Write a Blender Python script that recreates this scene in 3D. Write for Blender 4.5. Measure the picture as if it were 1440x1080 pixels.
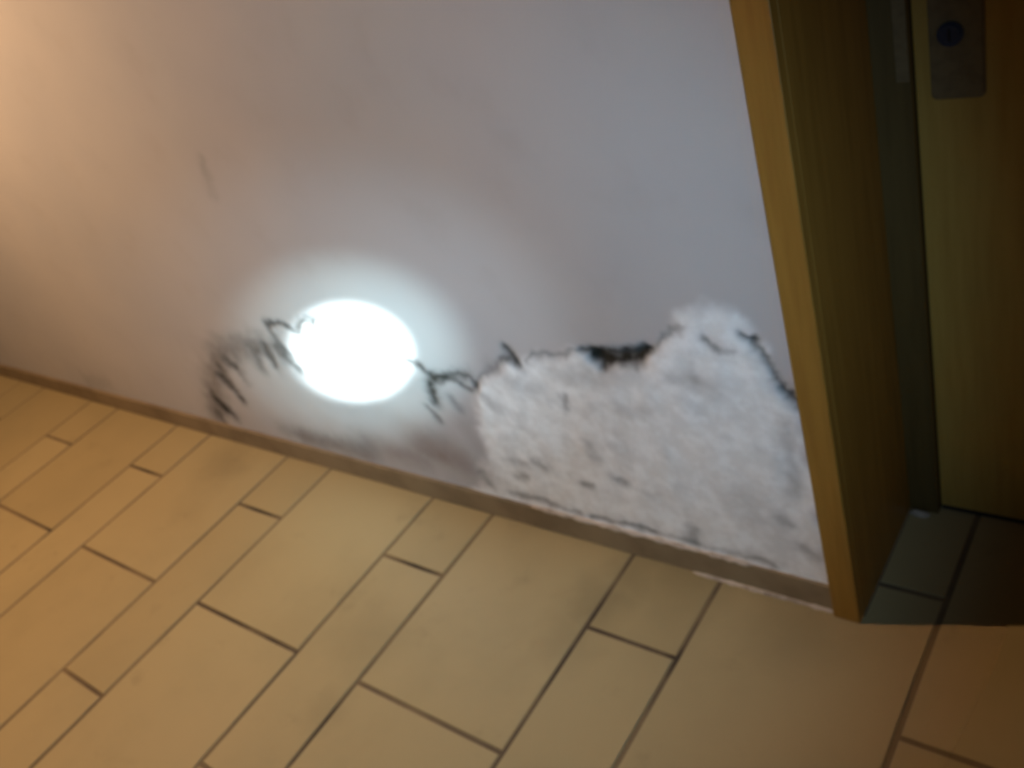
import bpy, bmesh, math, random
import numpy as np
from mathutils import Matrix, Vector

random.seed(7)
for o in list(bpy.data.objects):
    bpy.data.objects.remove(o, do_unlink=True)
scene = bpy.context.scene
COL = scene.collection

# ------------------------------------------------------------------ camera
# metres; the wall face is y = 0, the room lies at y < 0, the floor is z = 0
cam_data = bpy.data.cameras.new('camera')
cam = bpy.data.objects.new('camera', cam_data)
COL.objects.link(cam)
cam.matrix_world = Matrix((
    (0.7770310677577414, -0.12608223647556888, 0.6167057559197767, 0.0),
    (0.5511419564757094, 0.6095657201701757, -0.5698001198714704, -1.0331),
    (-0.30408101478288907, 0.7826448124396749, 0.5431407129003264, 1.42),
    (0, 0, 0, 1)))
cam_data.sensor_width = 36.0
cam_data.lens = 31.5088
cam_data.clip_start = 0.02
cam_data.dof.use_dof = True            # the snapshot is out of focus
cam_data.dof.focus_distance = 0.45
cam_data.dof.aperture_fstop = 11.5
scene.camera = cam

# ------------------------------------------------------------------ world
world = bpy.data.worlds.new('dim_interior')
scene.world = world
world.use_nodes = True
bg = world.node_tree.nodes['Background']
bg.inputs['Color'].default_value = (1.0, 0.88, 0.70, 1)
bg.inputs['Strength'].default_value = 0.020

# ------------------------------------------------------------------ lights
def point_light(name, loc, color, power, radius):
    d = bpy.data.lights.new(name, 'POINT')
    d.color = color; d.energy = power; d.shadow_soft_size = radius
    o = bpy.data.objects.new(name, d); COL.objects.link(o); o.location = loc
    return o

def spot_light(name, loc, target, color, power, angle, blend, radius):
    d = bpy.data.lights.new(name, 'SPOT')
    d.color = color; d.energy = power; d.shadow_soft_size = radius
    d.spot_size = math.radians(angle); d.spot_blend = blend
    o = bpy.data.objects.new(name, d); COL.objects.link(o); o.location = loc
    o.rotation_euler = (Vector(target) - Vector(loc)).to_track_quat('-Z', 'Y').to_euler()
    return o

# the warm bulb of the corridor, up on the left
point_light('corridor_bulb', (-2.858, -0.900, 2.10), (1.0, 0.608, 0.319), 128.0, 0.03)
# the torch held beside the camera: hot core, its corona and the wide spill of the reflector
TORCH = (0.05, -1.02, 1.12)
HOT = (-1.595, 0.0, 0.452)
spot_light('torch_core', TORCH, HOT, (0.74, 0.94, 1.0), 4500.0, 8.2, 1.0, 0.012)
spot_light('torch_fringe', TORCH, HOT, (0.62, 0.92, 1.0), 300.0, 16.5, 1.0, 0.012)
spot_light('torch_corona', TORCH, HOT, (0.50, 0.78, 1.0), 74.0, 32.0, 1.0, 0.012)
spot_light('torch_spill', TORCH, HOT, (0.486, 0.747, 1.0), 49.0, 90.0, 1.0, 0.012)

# ------------------------------------------------------------------ exposure
vs = scene.view_settings
vs.view_transform = 'Standard'
vs.look = 'None'
vs.exposure = 0.0
vs.gamma = 1.0
vs.use_curve_mapping = False

STROKES = [
    ([(-2.445, 0.09), (-2.389, 0.175), (-2.308, 0.27), (-2.234, 0.341), (-2.155, 0.386), (-2.054, 0.414), (-1.968, 0.427)], 0.0287, 0.50, 0.0010),
    ([(-2.262, 0.277), (-2.238, 0.242), (-2.223, 0.199)], 0.0132, 0.85, 0.0030),
    ([(-2.384, 0.176), (-2.361, 0.149), (-2.332, 0.12)], 0.0159, 0.95, 0.0030),
    ([(-2.418, 0.113), (-2.419, 0.083)], 0.0146, 0.50, 0.0020),
    ([(-2.177, 0.351), (-2.145, 0.336)], 0.0124, 0.70, 0.0020),
    ([(-2.236, 0.318), (-2.237, 0.286)], 0.0129, 0.60, 0.0020),
    ([(-2.151, 0.307), (-2.14, 0.278)], 0.0094, 0.35, 0.0010),
    ([(-2.005, 0.415), (-2.015, 0.381), (-2.018, 0.344)], 0.0130, 0.45, 0.0010),
    ([(-1.952, 0.424), (-1.946, 0.399), (-1.947, 0.369)], 0.0126, 0.65, 0.0020),
    ([(-1.889, 0.427), (-1.875, 0.397), (-1.847, 0.371)], 0.0190, 0.75, 0.0020),
    ([(-1.882, 0.506), (-1.883, 0.473), (-1.875, 0.442), (-1.853, 0.416)], 0.0080, 0.55, 0.0020),
    ([(-1.882, 0.506), (-1.826, 0.512), (-1.796, 0.502), (-1.779, 0.487), (-1.75, 0.509), (-1.714, 0.533), (-1.668, 0.544), (-1.662, 0.541)], 0.0074, 0.80, 0.0030),
    ([(-1.684, 0.538), (-1.694, 0.509)], 0.0060, 0.80, 0.0020),
    ([(-1.662, 0.541), (-1.632, 0.531), (-1.575, 0.495), (-1.52, 0.474), (-1.483, 0.455)], 0.0058, 0.50, 0.0020),
    ([(-1.485, 0.452), (-1.43, 0.46), (-1.398, 0.452), (-1.371, 0.44), (-1.359, 0.426), (-1.345, 0.415)], 0.0076, 0.80, 0.0030),
    ([(-1.345, 0.415), (-1.313, 0.424), (-1.28, 0.436), (-1.235, 0.445), (-1.227, 0.431), (-1.224, 0.412)], 0.0087, 0.85, 0.0040),
    ([(-1.315, 0.419), (-1.282, 0.419), (-1.261, 0.41), (-1.241, 0.396)], 0.0067, 0.75, 0.0030),
    ([(-1.368, 0.399), (-1.373, 0.374), (-1.379, 0.344)], 0.0122, 0.97, 0.0060),
    ([(-1.409, 0.32), (-1.398, 0.305), (-1.39, 0.285)], 0.0069, 0.60, 0.0020),
    ([(-1.315, 0.366), (-1.302, 0.341)], 0.0087, 0.40, 0.0020),
    ([(-1.224, 0.403), (-1.196, 0.384), (-1.185, 0.363)], 0.0102, 0.25, 0.0010),
    ([(-1.094, 0.528), (-1.09, 0.513), (-1.085, 0.487)], 0.0082, 0.95, 0.0060),
    ([(-1.12, 0.494), (-1.102, 0.495)], 0.0065, 0.60, 0.0030),
    ([(-1.225, 0.418), (-1.181, 0.457), (-1.14, 0.483), (-1.107, 0.5)], 0.0058, 0.30, 0.0010),
    ([(-1.057, 0.496), (-1.034, 0.517), (-1.01, 0.53), (-0.982, 0.529), (-0.952, 0.531), (-0.93, 0.545), (-0.908, 0.548)], 0.0044, 0.45, 0.0020),
    ([(-0.906, 0.547), (-0.861, 0.552), (-0.815, 0.555), (-0.77, 0.564)], 0.0069, 0.90, 0.0090),
    ([(-0.887, 0.538), (-0.867, 0.533), (-0.836, 0.535), (-0.805, 0.541), (-0.781, 0.554)], 0.0101, 1.00, 0.0120),
    ([(-0.875, 0.53), (-0.875, 0.515)], 0.0072, 0.90, 0.0090),
    ([(-0.765, 0.568), (-0.748, 0.58), (-0.73, 0.599), (-0.712, 0.614), (-0.692, 0.626)], 0.0042, 0.40, 0.0020),
    ([(-0.654, 0.607), (-0.646, 0.597), (-0.635, 0.587)], 0.0060, 0.65, 0.0040),
    ([(-0.625, 0.584), (-0.611, 0.585)], 0.0053, 0.35, 0.0020),
    ([(-0.588, 0.615), (-0.577, 0.611), (-0.567, 0.615)], 0.0051, 0.85, 0.0060),
    ([(-0.573, 0.61), (-0.561, 0.584), (-0.548, 0.554), (-0.538, 0.526), (-0.528, 0.507), (-0.516, 0.494)], 0.0054, 0.75, 0.0070),
    ([(-0.538, 0.522), (-0.529, 0.504), (-0.519, 0.493)], 0.0052, 0.60, 0.0070),
    ([(-0.986, 0.425), (-0.993, 0.398)], 0.0081, 0.50, 0.0020),
    ([(-0.964, 0.308), (-0.964, 0.273)], 0.0113, 0.30, 0.0010),
    ([(-1.198, 0.205), (-1.168, 0.206)], 0.0109, 0.40, 0.0020),
    ([(-1.137, 0.226), (-1.115, 0.21)], 0.0126, 0.40, 0.0020),
    ([(-1.21, 0.158), (-1.179, 0.164)], 0.0089, 0.50, 0.0020),
    ([(-1.019, 0.187), (-1.001, 0.186)], 0.0081, 0.50, 0.0020),
    ([(-0.927, 0.224), (-0.907, 0.223)], 0.0085, 0.55, 0.0020),
    ([(-0.779, 0.127), (-0.787, 0.092)], 0.0112, 0.50, 0.0030),
    ([(-0.649, 0.089), (-0.618, 0.084)], 0.0104, 0.50, 0.0030),
    ([(-0.583, 0.211), (-0.573, 0.206)], 0.0095, 0.35, 0.0020),
    ([(-0.554, 0.152), (-0.536, 0.136)], 0.0112, 0.35, 0.0020),
    ([(-1.257, 0.092), (-1.198, 0.097), (-1.152, 0.096)], 0.0069, 0.50, 0.0040),
    ([(-1.139, 0.089), (-1.064, 0.087)], 0.0066, 0.50, 0.0040),
    ([(-1.029, 0.082), (-0.944, 0.089), (-0.876, 0.087)], 0.0065, 0.60, 0.0040),
    ([(-0.86, 0.084), (-0.748, 0.085), (-0.658, 0.084)], 0.0046, 0.30, 0.0030),
    ([(-0.538, 0.455), (-0.544, 0.377), (-0.546, 0.294)], 0.0099, 0.25, 0.0020),
    ([(-0.687, 0.52), (-0.651, 0.503)], 0.0128, 0.22, 0.0010),
    ([(-0.736, 0.511), (-0.695, 0.511)], 0.0103, 0.20, 0.0010),
    ([(-0.854, 0.419), (-0.808, 0.419)], 0.0132, 0.15, 0.0010),
    ([(-1.158, 0.475), (-1.114, 0.436), (-1.045, 0.438)], 0.0150, 0.15, 0.0010),
    ([(-1.01, 0.487), (-0.963, 0.477), (-0.91, 0.494)], 0.0171, 0.18, 0.0010),
    ([(-0.879, 0.49), (-0.797, 0.519)], 0.0158, 0.15, 0.0010),
    ([(-1.995, 0.109), (-1.872, 0.11), (-1.721, 0.123)], 0.0239, 0.30, 0.0000),
    ([(-2.106, 0.113), (-2.028, 0.107)], 0.0193, 0.20, 0.0000),
    ([(-1.321, 0.136), (-1.312, 0.104)], 0.0119, 0.40, 0.0010),
    ([(-3.465, 0.075), (-3.112, 0.121)], 0.0284, 0.12, 0.0000),
    ([(-1.781, 0.954), (-1.795, 0.915)], 0.0107, 0.15, 0.0000),
    ([(-1.804, 0.886), (-1.812, 0.863)], 0.0110, 0.10, 0.0000),
]
DIRT = [
    ([(-1.48, 0.19), (-1.399, 0.163), (-1.328, 0.146)], 0.0730, 0.55),
    ([(-1.705, 0.152), (-1.513, 0.123)], 0.0429, 0.40),
    ([(-2.002, 0.1), (-1.738, 0.094)], 0.0361, 0.30),
    ([(-1.3, 0.284), (-1.305, 0.174)], 0.0363, 0.35),
    ([(-0.659, 0.244), (-0.591, 0.154)], 0.0409, 0.15),
]
CRUST_OUTLINE = [(-1.392, 0.034), (-1.282, 0.202), (-1.263, 0.291), (-1.243, 0.376), (-1.171, 0.445), (-1.113, 0.487), (-1.085, 0.484), (-1.047, 0.505), (-1.004, 0.527), (-0.963, 0.528), (-0.929, 0.544), (-0.909, 0.535), (-0.885, 0.514), (-0.846, 0.521), (-0.808, 0.531), (-0.778, 0.548), (-0.747, 0.576), (-0.712, 0.611), (-0.688, 0.641), (-0.65, 0.665), (-0.616, 0.668), (-0.582, 0.662), (-0.57, 0.641), (-0.568, 0.61), (-0.555, 0.575), (-0.54, 0.521), (-0.517, 0.486), (-0.51, 0.287), (-0.495, -0.047), (-0.762, 0.012)]
BLISTER_OUTLINE = [(-2.516, 0.034), (-2.291, 0.299), (-2.175, 0.386), (-1.955, 0.428), (-1.882, 0.506), (-1.809, 0.507), (-1.78, 0.484), (-1.714, 0.533), (-1.652, 0.539), (-1.481, 0.459), (-1.347, 0.414), (-1.229, 0.446), (-1.221, 0.409), (-1.271, 0.205), (-1.413, 0.028), (-1.841, 0.016)]

# ------------------------------------------------------------------ helpers
def tag(o, label=None, cat=None, group=None, kind=None):
    if label: o['label'] = label
    if cat: o['category'] = cat
    if group: o['group'] = group
    if kind: o['kind'] = kind
    return o

def link_mesh(name, me, mat=None, parent=None):
    o = bpy.data.objects.new(name, me)
    COL.objects.link(o)
    if mat and not me.materials:
        me.materials.append(mat)
    if parent:
        o.parent = parent
    return o

def mesh_from_bm(name, bm, smooth=False):
    bmesh.ops.recalc_face_normals(bm, faces=bm.faces)
    me = bpy.data.meshes.new(name)
    bm.to_mesh(me); bm.free()
    if smooth:
        for p in me.polygons: p.use_smooth = True
    return me

def add_box(bm, x0, x1, y0, y1, z0, z1, bevel=0.0, seg=2):
    r = bmesh.ops.create_cube(bm, size=1.0)
    vs_ = r['verts']
    for v in vs_:
        v.co = Vector(((x0+x1)/2 + v.co.x*(x1-x0), (y0+y1)/2 + v.co.y*(y1-y0), (z0+z1)/2 + v.co.z*(z1-z0)))
    if bevel > 0:
        es = list({e for v in vs_ for e in v.link_edges})
        bmesh.ops.bevel(bm, geom=es, offset=bevel, segments=seg, affect='EDGES', profile=0.5)

def box_obj(name, x0, x1, y0, y1, z0, z1, mat, parent=None, bevel=0.0, seg=2):
    bm = bmesh.new()
    add_box(bm, x0, x1, y0, y1, z0, z1, bevel, seg)
    return link_mesh(name, mesh_from_bm(name, bm), mat, parent)

# ------------------------------------------------------------------ materials
def new_mat(name):
    m = bpy.data.materials.new(name); m.use_nodes = True
    nt = m.node_tree; nt.nodes.clear()
    out = nt.nodes.new('ShaderNodeOutputMaterial')
    b = nt.nodes.new('ShaderNodeBsdfPrincipled')
    nt.links.new(b.outputs[0], out.inputs[0])
    return m, nt, b

def N(nt, typ, **kw):
    n = nt.nodes.new(typ)
    for k, v in kw.items():
        setattr(n, k, v)
    return n

def rgb(nt, c):
    n = nt.nodes.new('ShaderNodeRGB'); n.outputs[0].default_value = (*c, 1); return n.outputs[0]

def mix(nt, fac, a, b, mode='MIX'):
    n = N(nt, 'ShaderNodeMix', data_type='RGBA', blend_type=mode)
    for s, v in ((n.inputs[0], fac), (n.inputs[6], a), (n.inputs[7], b)):
        if isinstance(v, (int, float)): s.default_value = v
        elif isinstance(v, tuple): s.default_value = (*v, 1)
        else: nt.links.new(v, s)
    return n.outputs[2]

def noise(nt, vec, scale, detail=4.0, rough=0.55):
    n = N(nt, 'ShaderNodeTexNoise')
    n.inputs['Scale'].default_value = scale; n.inputs['Detail'].default_value = detail
    n.inputs['Roughness'].default_value = rough
    nt.links.new(vec, n.inputs['Vector'])
    return n.outputs['Fac']

def ramp(nt, fac, lo, hi, a=0.0, b=1.0):
    n = N(nt, 'ShaderNodeMapRange'); n.interpolation_type = 'SMOOTHSTEP'
    n.inputs[1].default_value = lo; n.inputs[2].default_value = hi
    n.inputs[3].default_value = a; n.inputs[4].default_value = b
    nt.links.new(fac, n.inputs[0]); return n.outputs[0]

def bump(nt, b, h, strength, dist):
    n = N(nt, 'ShaderNodeBump'); n.inputs['Strength'].default_value = strength
    n.inputs['Distance'].default_value = dist
    nt.links.new(h, n.inputs['Height']); nt.links.new(n.outputs[0], b.inputs['Normal'])

def position(nt):
    return N(nt, 'ShaderNodeNewGeometry').outputs['Position']

def attr(nt, name):
    n = N(nt, 'ShaderNodeAttribute'); n.attribute_name = name
    return n.outputs['Fac']

def math_n(nt, op, a, b):
    n = N(nt, 'ShaderNodeMath', operation=op)
    for s, v in ((n.inputs[0], a), (n.inputs[1], b)):
        if isinstance(v, (int, float)): s.default_value = v
        else: nt.links.new(v, s)
    return n.outputs[0]

def grime_spots(nt, p, spots):
    # worn-in dirt: irregular spots at fixed places on the floor
    w = N(nt, 'ShaderNodeTexNoise'); w.inputs['Scale'].default_value = 14.0; w.inputs['Detail'].default_value = 4.0
    nt.links.new(p, w.inputs['Vector'])
    off = N(nt, 'ShaderNodeVectorMath', operation='MULTIPLY_ADD')
    nt.links.new(w.outputs['Color'], off.inputs[0]); off.inputs[1].default_value = (.10, .10, 0)
    nt.links.new(p, off.inputs[2])
    acc = 0.0
    for x, y, r, s in spots:
        d = N(nt, 'ShaderNodeVectorMath', operation='DISTANCE')
        nt.links.new(off.outputs[0], d.inputs[0]); d.inputs[1].default_value = (x + .05, y + .05, 0)
        acc = math_n(nt, 'MAXIMUM', acc, ramp(nt, d.outputs['Value'], 0.0, r, s, 0.0))
    return acc

def plaster_material():
    m, nt, b = new_mat('painted_plaster')
    p = position(nt)
    paint = mix(nt, ramp(nt, noise(nt, p, 2.2, 3), .35, .7), (.500, .478, .472), (.466, .452, .456))
    paint = mix(nt, math_n(nt, 'MULTIPLY', ramp(nt, noise(nt, p, 9.0, 4), .52, .75), .10), paint, (.30, .25, .20))
    salt = mix(nt, ramp(nt, noise(nt, p, 26.0, 5, .6), .38, .66), (.80, .79, .78), (.91, .91, .91))
    salt = mix(nt, math_n(nt, 'MULTIPLY', ramp(nt, noise(nt, p, 11.0, 5, .65), .55, .76), .22), salt, (.33, .32, .31))
    c = mix(nt, attr(nt, 'crust'), paint, salt)
    c = mix(nt, attr(nt, 'dirt'), c, (.22, .165, .14))
    c = mix(nt, attr(nt, 'marks'), c, (.020, .019, .014))  # near-black colour along the traced marks, cracks and gaps
    nt.links.new(c, b.inputs['Base Color'])
    b.inputs['Roughness'].default_value = 0.85
    b.inputs['Specular IOR Level'].default_value = 0.2
    bump(nt, b, noise(nt, p, 120.0, 4), .25, .002)
    return m

def tile_material():
    m, nt, b = new_mat('beige_glazed_tile')
    p = position(nt)
    info = N(nt, 'ShaderNodeObjectInfo')
    c = mix(nt, info.outputs['Random'], (.375, .290, .145), (.410, .322, .166))
    c = mix(nt, ramp(nt, noise(nt, p, 3.0, 4, .6), .42, .70, 0, .40), c, (.315, .25, .128))
    c = mix(nt, ramp(nt, noise(nt, p, 7.5, 5, .65), 0.58, .80, 0, .40), c, (.205, .16, .082))
    c = mix(nt, grime_spots(nt, p, [(-.955, -.148, .12, .38), (-.92, -.06, .10, .30), (-.97, -.255, .12, .25), (-2.35, -.09, .15, .30),
                                    (-1.41, -.41, .16, .20), (-1.36, -.60, .08, .20), (-.80, -.03, .16, .25), (-.56, -.06, .16, .30)]), c, (.135, .105, .055))
    nt.links.new(c, b.inputs['Base Color'])
    b.inputs['Roughness'].default_value = 0.55
    b.inputs['Specular IOR Level'].default_value = 0.3
    bump(nt, b, noise(nt, p, 35.0, 3), .12, .002)
    return m

def grout_material():
    m, nt, b = new_mat('dirty_grout')
    p = position(nt)
    c = mix(nt, ramp(nt, noise(nt, p, 4.0, 3), .40, .62), (.205, .143, .074), (.118, .084, .049))
    c = mix(nt, grime_spots(nt, p, [(-2.042, -.211, .11, .85), (-1.439, -.211, .11, .85), (-1.813, -.517, .13, .7), (-1.63, -.514, .12, .6),
                                    (-.746, -.215, .07, .8), (-.927, -.167, .12, .8), (-.928, -.332, .12, .6), (-2.64, -.218, .10, .8),
                                    (-2.755, -.524, .06, .8), (-1.358, -.619, .12, .7)]), c, (.030, .020, .013))
    nt.links.new(c, b.inputs['Base Color'])
    b.inputs['Roughness'].default_value = 0.95
    bump(nt, b, noise(nt, p, 200.0, 2), .3, .001)
    return m

def skirting_material():
    m, nt, b = new_mat('brown_skirting_tile')
    p = position(nt)
    c = mix(nt, ramp(nt, noise(nt, p, 8.0, 4), .35, .7), (.265, .195, .112), (.185, .132, .074))
    nt.links.new(c, b.inputs['Base Color'])
    b.inputs['Roughness'].default_value = 0.6
    return m

def mortar_material():
    m, nt, b = new_mat('pale_mortar')
    p = position(nt)
    c = mix(nt, ramp(nt, noise(nt, p, 30.0, 4), .4, .65), (.58, .49, .40), (.38, .31, .24))
    nt.links.new(c, b.inputs['Base Color'])
    b.inputs['Roughness'].default_value = 0.95
    bump(nt, b, noise(nt, p, 150.0, 3), .4, .002)
    return m

def wood_material(name, ca, cb):
    m, nt, b = new_mat(name)
    p = position(nt)
    mp = N(nt, 'ShaderNodeMapping'); mp.inputs['Scale'].default_value = (38, 38, 2.2)
    nt.links.new(p, mp.inputs['Vector'])
    g = noise(nt, mp.outputs[0], 1.6, 5, .6)
    c = mix(nt, ramp(nt, g, .32, .70), ca, cb)
    nt.links.new(c, b.inputs['Base Color'])
    b.inputs['Roughness'].default_value = 0.45
    b.inputs['Specular IOR Level'].default_value = 0.35
    bump(nt, b, g, .08, .002)
    return m

def plain_material(name, col, rough=.5, metal=0.0):
    m, nt, b = new_mat(name)
    p = position(nt)
    c = mix(nt, ramp(nt, noise(nt, p, 60.0, 3), .35, .7), col, tuple(v*.8 for v in col))
    nt.links.new(c, b.inputs['Base Color'])
    b.inputs['Roughness'].default_value = rough
    b.inputs['Metallic'].default_value = metal
    return m

M_WALL = plaster_material()
M_TILE = tile_material()
M_GROUT = grout_material()
M_SKIRT = skirting_material()
M_MORTAR = mortar_material()
M_FRAME = wood_material('varnished_frame_wood', (.315, .164, .030), (.248, .126, .021))
M_STOP = wood_material('dark_stop_wood', (.120, .082, .028), (.088, .060, .020))  # stop wood, set darker than the frame wood
M_LEAF = wood_material('varnished_door_wood', (.500, .330, .082), (.430, .275, .064))
M_PLATE = plain_material('tarnished_brass', (.20, .150, .075), .6, .2)
M_BLUE = plain_material('dark_blue_steel', (.03, .05, .11), .4, .3)
M_CHIP = plain_material('grey_plaster_crumb', (.46, .39, .33), .9)
M_BLACK = plain_material('black_slot', (.008, .008, .010), .7)
M_GAP = plain_material('dark_door_gap', (.025, .022, .020), .8)  # dark colour for the shade in the gap below the door

# ------------------------------------------------------------------ the wall
JL, JR = -0.458, 0.410        # faces of the door reveal
WALL_TOP, WALL_BACK = 2.60, 0.32
PX0, PX1, PZ0, PZ1 = -3.30, -0.500, 0.040, 1.05      # the stained and crumbling stretch
OPEN_TOP = 2.05
JB = 0.022                    # thickness of the lining boards

def build_wall():
    xs = [-6.5, PX0, PX1, JL - JB, JR + JB, 2.2]
    zs = [-0.02, PZ0, PZ1, OPEN_TOP + JB, WALL_TOP]
    verts, faces, idx = [], [], {}
    def v(x, y, z):
        k = (x, y, z)
        if k not in idx:
            idx[k] = len(verts); verts.append(k)
        return idx[k]
    solid = {}
    for i in range(len(xs)-1):
        for j in range(len(zs)-1):
            solid[i, j] = not (i == 3 and j < 3)
    for (i, j), s in solid.items():
        if not s: continue
        x0, x1, z0, z1 = xs[i], xs[i+1], zs[j], zs[j+1]
        if not (i == 1 and j == 1):
            faces.append((v(x0,0,z0), v(x1,0,z0), v(x1,0,z1), v(x0,0,z1)))
        B = WALL_BACK
        faces.append((v(x1,B,z0), v(x0,B,z0), v(x0,B,z1), v(x1,B,z1)))
        if not solid.get((i+1, j), False):
            faces.append((v(x1,0,z0), v(x1,B,z0), v(x1,B,z1), v(x1,0,z1)))
        if not solid.get((i-1, j), False):
            faces.append((v(x0,B,z0), v(x0,0,z0), v(x0,0,z1), v(x0,B,z1)))
        if not solid.get((i, j+1), False):
            faces.append((v(x0,0,z1), v(x1,0,z1), v(x1,B,z1), v(x0,B,z1)))
        if not solid.get((i, j-1), False):
            faces.append((v(x0,B,z0), v(x1,B,z0), v(x1,0,z0), v(x0,0,z0)))
    me = bpy.data.meshes.new('wall_back')
    me.from_pydata(verts, [], faces); me.update()
    return link_mesh('wall_back', me, M_WALL)

wall = build_wall()
tag(wall, 'grey-white painted wall with dark-marked crumbling plaster along its foot', 'wall', kind='structure')

# --- numpy noise
rng = np.random.default_rng(11)
def value_noise(X, Z, scale):
    n = 256
    g = rng.random((n, n))
    u, w = X*scale + 1000.3, Z*scale + 1000.7
    i, j = np.floor(u).astype(int), np.floor(w).astype(int)
    a, b = u - i, w - j
    a = a*a*(3 - 2*a); b = b*b*(3 - 2*b)
    i0, i1, j0, j1 = i % n, (i+1) % n, j % n, (j+1) % n
    return (g[i0, j0]*(1-a)*(1-b) + g[i1, j0]*a*(1-b) + g[i0, j1]*(1-a)*b + g[i1, j1]*a*b)

def fbm(X, Z, scale, octv=4, gain=.5):
    t, amp, s = 0, 1.0, 0
    for k in range(octv):
        t = t + amp*value_noise(X, Z, scale*2**k); s += amp; amp *= gain
    return t/s

def seg_dist(X, Z, pts):
    d = np.full(X.shape, 9.0)
    for (ax, az), (bx, bz) in zip(pts[:-1], pts[1:]):
        vx, vz = bx-ax, bz-az
        L = vx*vx + vz*vz + 1e-12
        t = np.clip(((X-ax)*vx + (Z-az)*vz)/L, 0, 1)
        d = np.minimum(d, np.hypot(X-ax-t*vx, Z-az-t*vz))
    return d

def inside(X, Z, poly):
    r = np.zeros(X.shape, bool)
    n = len(poly)
    for k in range(n):
        ax, az = poly[k]; bx, bz = poly[(k+1) % n]
        c = ((az > Z) != (bz > Z)) & (X < (bx-ax)*(Z-az)/(bz-az+1e-12) + ax)
        r ^= c
    return r

def soft_poly(X, Z, poly, soft):
    d = seg_dist(X, Z, poly + [poly[0]])
    s = np.where(inside(X, Z, poly), d, -d)
    t = np.clip(s/soft*.5 + .5, 0, 1)
    return t*t*(3-2*t)

def build_damage():
    step = 0.0045
    nx, nz = int((PX1-PX0)/step)+1, int((PZ1-PZ0)/step)+1
    x = np.linspace(PX0, PX1, nx); z = np.linspace(PZ0, PZ1, nz)
    X, Z = np.meshgrid(x, z, indexing='ij')
    # ragged edges: look the outlines up at slightly shaken places
    jx = (fbm(X, Z, 22, 3) - .5)*.045
    jz = (fbm(X, Z, 22, 3) - .5)*.045
    Xs, Zs = X + jx, Z + jz
    crust = soft_poly(Xs, Zs, CRUST_OUTLINE, .018)
    blister = soft_poly(Xs, Zs, BLISTER_OUTLINE, .020)
    lumps = fbm(X, Z, 14, 4, .55)
    fine = fbm(X, Z, 60, 3)
    h = crust*(.003 + .007*(lumps-.35).clip(0) + .0018*(fine-.5))
    h += blister*(1-crust)*(.0015 + .005*(fbm(X, Z, 9, 3)-.4))
    h += .0012*(fbm(X, Z, 5, 3)-.5)
    marks = np.zeros_like(X); dirt = np.zeros_like(X)
    kx = X + jx*.30 + (fbm(X, Z, 70, 3) - .5)*.016
    kz = Z + jz*.30 + (fbm(X, Z, 70, 3) - .5)*.016
    fat = .62 + .85*fbm(X, Z, 28, 2)
    for pts, w, s, dep in STROKES:
        pts_ = pts
        bx = [p[0] for p in pts]; bz = [p[1] for p in pts]
        sel = (X > min(bx)-w*3-.03) & (X < max(bx)+w*3.5+.03) & (Z > min(bz)-w*3-.03) & (Z < max(bz)+w*3.5+.03)
        if not sel.any(): continue
        d = seg_dist(kx[sel], kz[sel], pts_)
        t = np.exp(-(d/(w*1.42*fat[sel]))**2.0)
        br = .72 + .56*fine[sel]
        marks[sel] = 1 - (1-marks[sel])*(1 - np.clip(t*(s**.85)*br*(.90 if s < .98 else 1.05), 0, 1))
        h[sel] -= .6*dep*t
    for pts, w, s in DIRT:
        d = seg_dist(kx, kz, pts)
        dirt = np.maximum(dirt, s*np.exp(-(d/w)**2)*(.5+lumps))
    # scattered grey grime on the crust
    g = np.clip((fbm(X, Z, 16, 4, .6) - .60)/.16, 0, 1)
    marks = 1 - (1-marks)*(1 - .12*g*crust)
    fx = np.minimum(np.clip((X-PX0)/.03, 0, 1), np.clip((PX1-X)/.01, 0, 1))
    fz = np.minimum(np.clip((Z-PZ0)/.01, 0, 1), np.clip((PZ1-Z)/.03, 0, 1))
    h *= fx*fz
    co = np.stack([X, -h, Z], -1).reshape(-1, 3)
    I = np.arange(nx*nz).reshape(nx, nz)
    q = np.stack([I[:-1, :-1], I[1:, :-1], I[1:, 1:], I[:-1, 1:]], -1).reshape(-1, 4)
    me = bpy.data.meshes.new('damaged_plaster')
    me.vertices.add(len(co)); me.vertices.foreach_set('co', co.ravel())
    me.loops.add(q.size); me.loops.foreach_set('vertex_index', q.ravel().astype(np.int32))
    me.polygons.add(len(q)); me.polygons.foreach_set('loop_start', np.arange(0, q.size, 4, dtype=np.int32))
    me.polygons.foreach_set('use_smooth', np.ones(len(q), bool))
    me.update(calc_edges=True); me.validate()
    for name, a in (('crust', crust), ('marks', marks), ('dirt', dirt)):
        at = me.attributes.new(name, 'FLOAT', 'POINT')
        at.data.foreach_set('value', np.clip(a, 0, 1).ravel().astype(np.float32))
    return link_mesh('damaged_plaster', me, M_WALL, wall)

damage = build_damage()
damage['label'] = 'white salt-crusted plaster with black marks along its ragged upper edge'

# ------------------------------------------------------------------ the floor
TG = 0.0105                   # joint width
PER, WIDE, LEN = 0.6033, 0.400, 0.599
XA = -0.338                   # right-hand joint of the wide column beside the door
Y_WIDE, Y_NARROW = -0.518, -0.2125
LINE_FIX = {0: (-.338, -.737), -1: (-.944, -1.342), -2: (-1.543, -1.946), -3: (-2.145, -2.550), -4: (-2.747, -3.147), -5: (-3.349, -3.745)}
REC_BACK = 0.330              # floor runs on into the door recess

bm = bmesh.new()
add_box(bm, -6.5, 2.2, -3.2, 0.0, -.030, -.0022)
add_box(bm, JL, JR, 0.0, REC_BACK, -.030, -.0022)
floor = link_mesh('floor', mesh_from_bm('floor', bm), M_GROUT)
tag(floor, 'beige rectangular floor tiles in wide and narrow rows with dark joints', 'floor', kind='structure')

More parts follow.
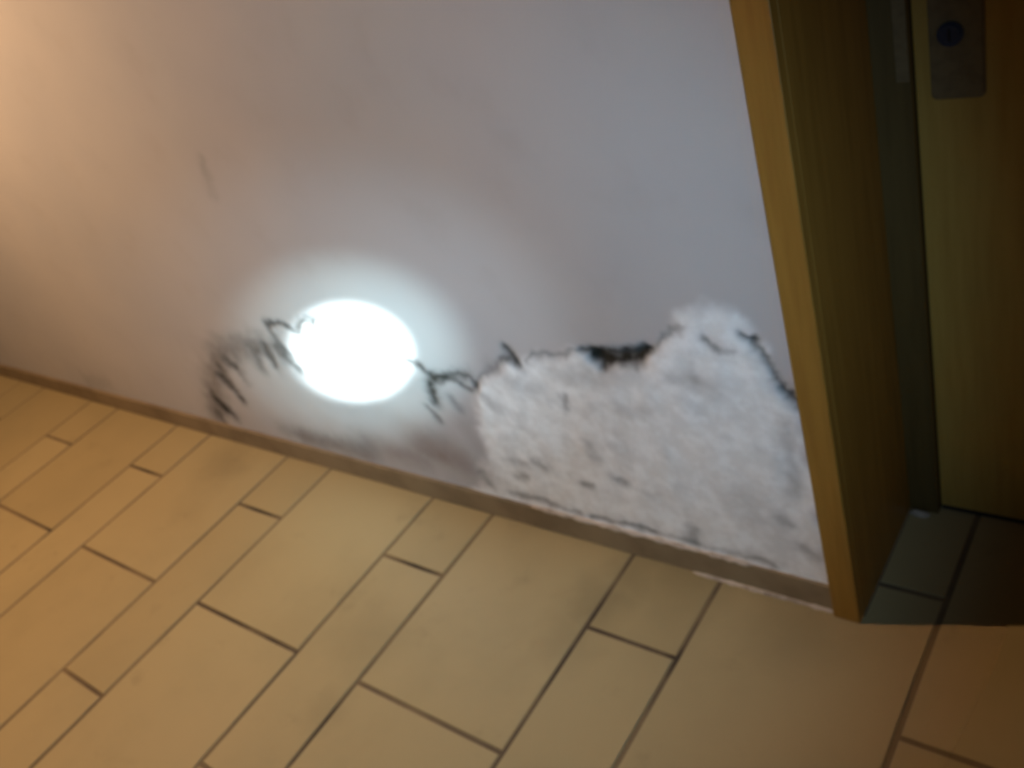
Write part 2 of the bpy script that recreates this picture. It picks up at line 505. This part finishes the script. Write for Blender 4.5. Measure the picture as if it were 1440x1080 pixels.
tile_cache = {}
def tile_mesh(poly):
    cx = sum(p[0] for p in poly)/len(poly); cy = sum(p[1] for p in poly)/len(poly)
    key = tuple((round(p[0]-cx, 4), round(p[1]-cy, 4)) for p in poly)
    if key not in tile_cache:
        bm = bmesh.new()
        f = bm.faces.new([bm.verts.new((px, py, 0)) for px, py in key])
        r = bmesh.ops.extrude_face_region(bm, geom=[f])
        for v in r['geom']:
            if isinstance(v, bmesh.types.BMVert): v.co.z = -.010
        bm.normal_update()
        top = [e for e in bm.edges if all(abs(v.co.z) < 1e-6 for v in e.verts)]
        bmesh.ops.bevel(bm, geom=top, offset=.0016, segments=2, affect='EDGES', profile=.5)
        tile_cache[key] = mesh_from_bm('floor_tile', bm)
    return tile_cache[key], cx, cy

def put_tile(x0, x1, y0, y1):
    g = TG/2
    x0 += g; x1 -= g; y0 += g; y1 -= g
    if x1 - x0 < .015 or y1 - y0 < .015: return
    wl = -0.001
    rl, rr, rb = JL + .002, JR - .002, REC_BACK
    if y1 <= wl:
        poly = [(x0,y0),(x1,y0),(x1,y1),(x0,y1)]
    elif y0 >= 0:
        a, b = max(x0, rl), min(x1, rr)
        y1 = min(y1, rb)
        if b - a < .015 or y1 - y0 < .015: return
        poly = [(a,y0),(b,y0),(b,y1),(a,y1)]
    else:
        a, b = max(x0, rl), min(x1, rr); y1 = min(y1, rb)
        if b - a < .015:
            poly = [(x0,y0),(x1,y0),(x1,wl),(x0,wl)]
        else:
            poly = [(x0,y0),(x1,y0)]
            poly += [(x1,y1)] if b == x1 else [(x1,wl),(b,wl),(b,y1)]
            poly += [(x0,y1)] if a == x0 else [(a,y1),(a,wl),(x0,wl)]
    me, cx, cy = tile_mesh(poly)
    o = link_mesh('floor_tile', me, M_TILE, floor)
    o.location = (cx, cy, random.uniform(-.0004, .0004))

for n in range(-9, 5):
    xr, xl = LINE_FIX.get(n, (XA + PER*n, XA + PER*n - WIDE))
    nxt = LINE_FIX.get(n+1, (0, XA + PER*(n+1) - WIDE))[1]
    for k in range(-5, 3):
        if xl > -6.4 and xr < 2.2:
            put_tile(xl, xr, Y_WIDE + LEN*(k-1), Y_WIDE + LEN*k)
            if nxt < 2.2:
                put_tile(xr, nxt, Y_NARROW + LEN*(k-1), Y_NARROW + LEN*k)

# ------------------------------------------------------------------ skirting
CL, CR_ = JL - .048, JR + .048       # outer edges of the door casing
def skirting(name, x0, x1, label):
    bm = bmesh.new()
    add_box(bm, x0, x1, -.0105, .004, .0005, .068, .002, 2)
    o = link_mesh(name, mesh_from_bm(name, bm), M_SKIRT)
    tag(o, label, 'baseboard', kind='structure')
    # pale bead of mortar on the top edge and along the foot
    def bead(nm, yc, zc, ra, rb_, a, b, mat):
        n = max(12, int((b-a)/.012)); m = 8
        bm = bmesh.new(); rings = []
        for i in range(n+1):
            x = a + (b-a)*i/n
            s = .55 + .75*random.random()
            if i in (0, n): s *= .3
            rings.append([bm.verts.new((x, yc + ra*s*math.cos(t*2*math.pi/m), zc + rb_*s*math.sin(t*2*math.pi/m))) for t in range(m)])
        for i in range(n):
            for t in range(m):
                bm.faces.new((rings[i][t], rings[i][(t+1) % m], rings[i+1][(t+1) % m], rings[i+1][t]))
        bm.faces.new(rings[0]); bm.faces.new(rings[-1])
        return link_mesh(nm, mesh_from_bm(nm, bm, True), mat, o)
    return o, bead

sk, bead = skirting('baseboard_back', -6.5, CL + .001, 'low brown tile skirting running along the foot of the damaged wall')
bead('mortar_bead', -.006, .068, .0055, .0055, -1.20, -.66, M_MORTAR)
bead('mortar_bead', -.0115, .0015, .0060, .0050, -.80, CL, M_MORTAR)
skirting('baseboard_right', CR_ - .001, 2.2, 'low brown tile skirting beyond the far side of the door')

# ------------------------------------------------------------------ door frame
frame = bpy.data.objects.new('trim_1', None); COL.objects.link(frame); frame.location = (JL, 0, 0)
tag(frame, 'mustard-brown varnished wooden door frame at the right end of the wall', 'door frame', kind='structure')
def fpart(name, x0, x1, y0, y1, z0, z1, bev=.0025, mat=None):
    bm = bmesh.new(); add_box(bm, x0-JL, x1-JL, y0, y1, z0, z1, bev, 2)
    return link_mesh(name, mesh_from_bm(name, bm), mat or M_FRAME, frame)
CY = -.022
fpart('casing', CL, JL, CY, -.0005, .001, OPEN_TOP + .048, .0015)
fpart('casing', JR, CR_, CY, -.0005, .001, OPEN_TOP + .048, .0015)
fpart('casing', JL, JR, CY, -.0005, OPEN_TOP, OPEN_TOP + .048, .0015)
fpart('jamb_lining', JL - JB + .001, JL, -.0004, .315, .001, OPEN_TOP, .0003)
fpart('jamb_lining', JR, JR + JB - .001, -.0005, .315, .001, OPEN_TOP, .001)
fpart('jamb_lining', JL, JR, -.0005, .315, OPEN_TOP, OPEN_TOP + JB - .001, .001)
SW = .053
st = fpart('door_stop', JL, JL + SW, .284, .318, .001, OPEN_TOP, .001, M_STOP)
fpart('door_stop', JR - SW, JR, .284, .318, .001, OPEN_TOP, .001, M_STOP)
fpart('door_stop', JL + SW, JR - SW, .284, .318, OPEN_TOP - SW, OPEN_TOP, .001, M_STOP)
pl = fpart('strike_plate', JL + .034, JL + .052, .2825, .2845, .885, 1.09, .0006, M_PLATE)

# ------------------------------------------------------------------ door leaf
door = bpy.data.objects.new('door_1', None); COL.objects.link(door); door.location = (JL + SW, .300, 0)
tag(door, 'shaded olive-brown wooden door deep in the recess on the right', 'door', kind='structure')
DX, DY = JL + SW, .300
def dbox(name, x0, x1, y0, y1, z0, z1, mat, parent, bev=.0015, base=(0, 0, 0)):
    bm = bmesh.new(); add_box(bm, x0-DX, x1-DX, y0-DY, y1-DY, z0, z1, bev, 2)
    return link_mesh(name, mesh_from_bm(name, bm), mat, parent)
leaf = dbox('leaf', DX + .0015, JR - SW - .0015, .300, .342, .012, OPEN_TOP - SW - .003, M_LEAF, door, .002)
dbox('bottom_gap_strip', DX + .003, JR - SW - .003, .301, .340, .001, .0115, M_GAP, door, .0008)  # added dark strip that paints the shade of the gap below the leaf

def lock_plate():
    # rounded upright plate on the door face
    x0, x1, z0, z1, r = -.381-DX, -.310-DX, .850, 1.085, .008
    bm = bmesh.new(); pts = []
    for cx, cz, a0 in ((x1-r, z0+r, -90), (x1-r, z1-r, 0), (x0+r, z1-r, 90), (x0+r, z0+r, 180)):
        for k in range(5):
            a = math.radians(a0 + k*22.5)
            pts.append((cx + r*math.cos(a), cz + r*math.sin(a)))
    f = bm.faces.new([bm.verts.new((px, .0025, pz)) for px, pz in pts])
    ex = bmesh.ops.extrude_face_region(bm, geom=[f])
    for v in ex['geom']:
        if isinstance(v, bmesh.types.BMVert): v.co.y = -.006
    es = [e for e in bm.edges if all(abs(v.co.y + .006) < 1e-6 for v in e.verts)]
    bmesh.ops.bevel(bm, geom=es, offset=.0025, segments=2, affect='EDGES')
    return link_mesh('lock_plate', mesh_from_bm('lock_plate', bm), M_PLATE, door)
lp = lock_plate()
lp['label'] = 'dull metal lock plate'

def disc(name, cx, cz, r, y0, y1, mat, parent, bev):
    bm = bmesh.new()
    f = bm.faces.new([bm.verts.new((cx + r*math.cos(t*math.pi/16), y0, cz + r*math.sin(t*math.pi/16))) for t in range(32)])
    ex = bmesh.ops.extrude_face_region(bm, geom=[f])
    for v in ex['geom']:
        if isinstance(v, bmesh.types.BMVert): v.co.y = y1
    es = [e for e in bm.edges if all(abs(v.co.y - y1) < 1e-6 for v in e.verts)]
    bmesh.ops.bevel(bm, geom=es, offset=bev, segments=2, affect='EDGES')
    return link_mesh(name, mesh_from_bm(name, bm), mat, parent)
cyl = disc('lock_cylinder', -.352-DX, .945, .017, -.005, -.013, M_BLUE, lp, .003)
cyl['label'] = 'dark bluish lock cylinder'
bm = bmesh.new(); add_box(bm, -.3535-DX, -.3505-DX, -.0134, -.0125, .936, .954, 0)
link_mesh('key_slot', mesh_from_bm('key_slot', bm), M_BLACK, lp)

# ------------------------------------------------------------------ bits on the floor
def chip(name, loc, dims, seed, label, mat, rz=0):
    rs = random.Random(seed)
    bm = bmesh.new()
    bmesh.ops.create_icosphere(bm, subdivisions=2, radius=1.0)
    for v in bm.verts:
        s = 1 + rs.uniform(-.22, .22)
        v.co = Vector((v.co.x*dims[0]*s, v.co.y*dims[1]*s, max(v.co.z, -.45)*dims[2]*s))
    zmin = min(v.co.z for v in bm.verts)
    for v in bm.verts: v.co.z -= zmin
    o = link_mesh(name, mesh_from_bm(name, bm), mat)
    o.location = loc; o.rotation_euler.z = rz
    tag(o, label, 'debris')
    return o
chip('plaster_chip', (-.436, .270, .0005), (.018, .007, .008), 3, 'small pale plaster chip on the floor in the inner corner of the door recess', M_CHIP)
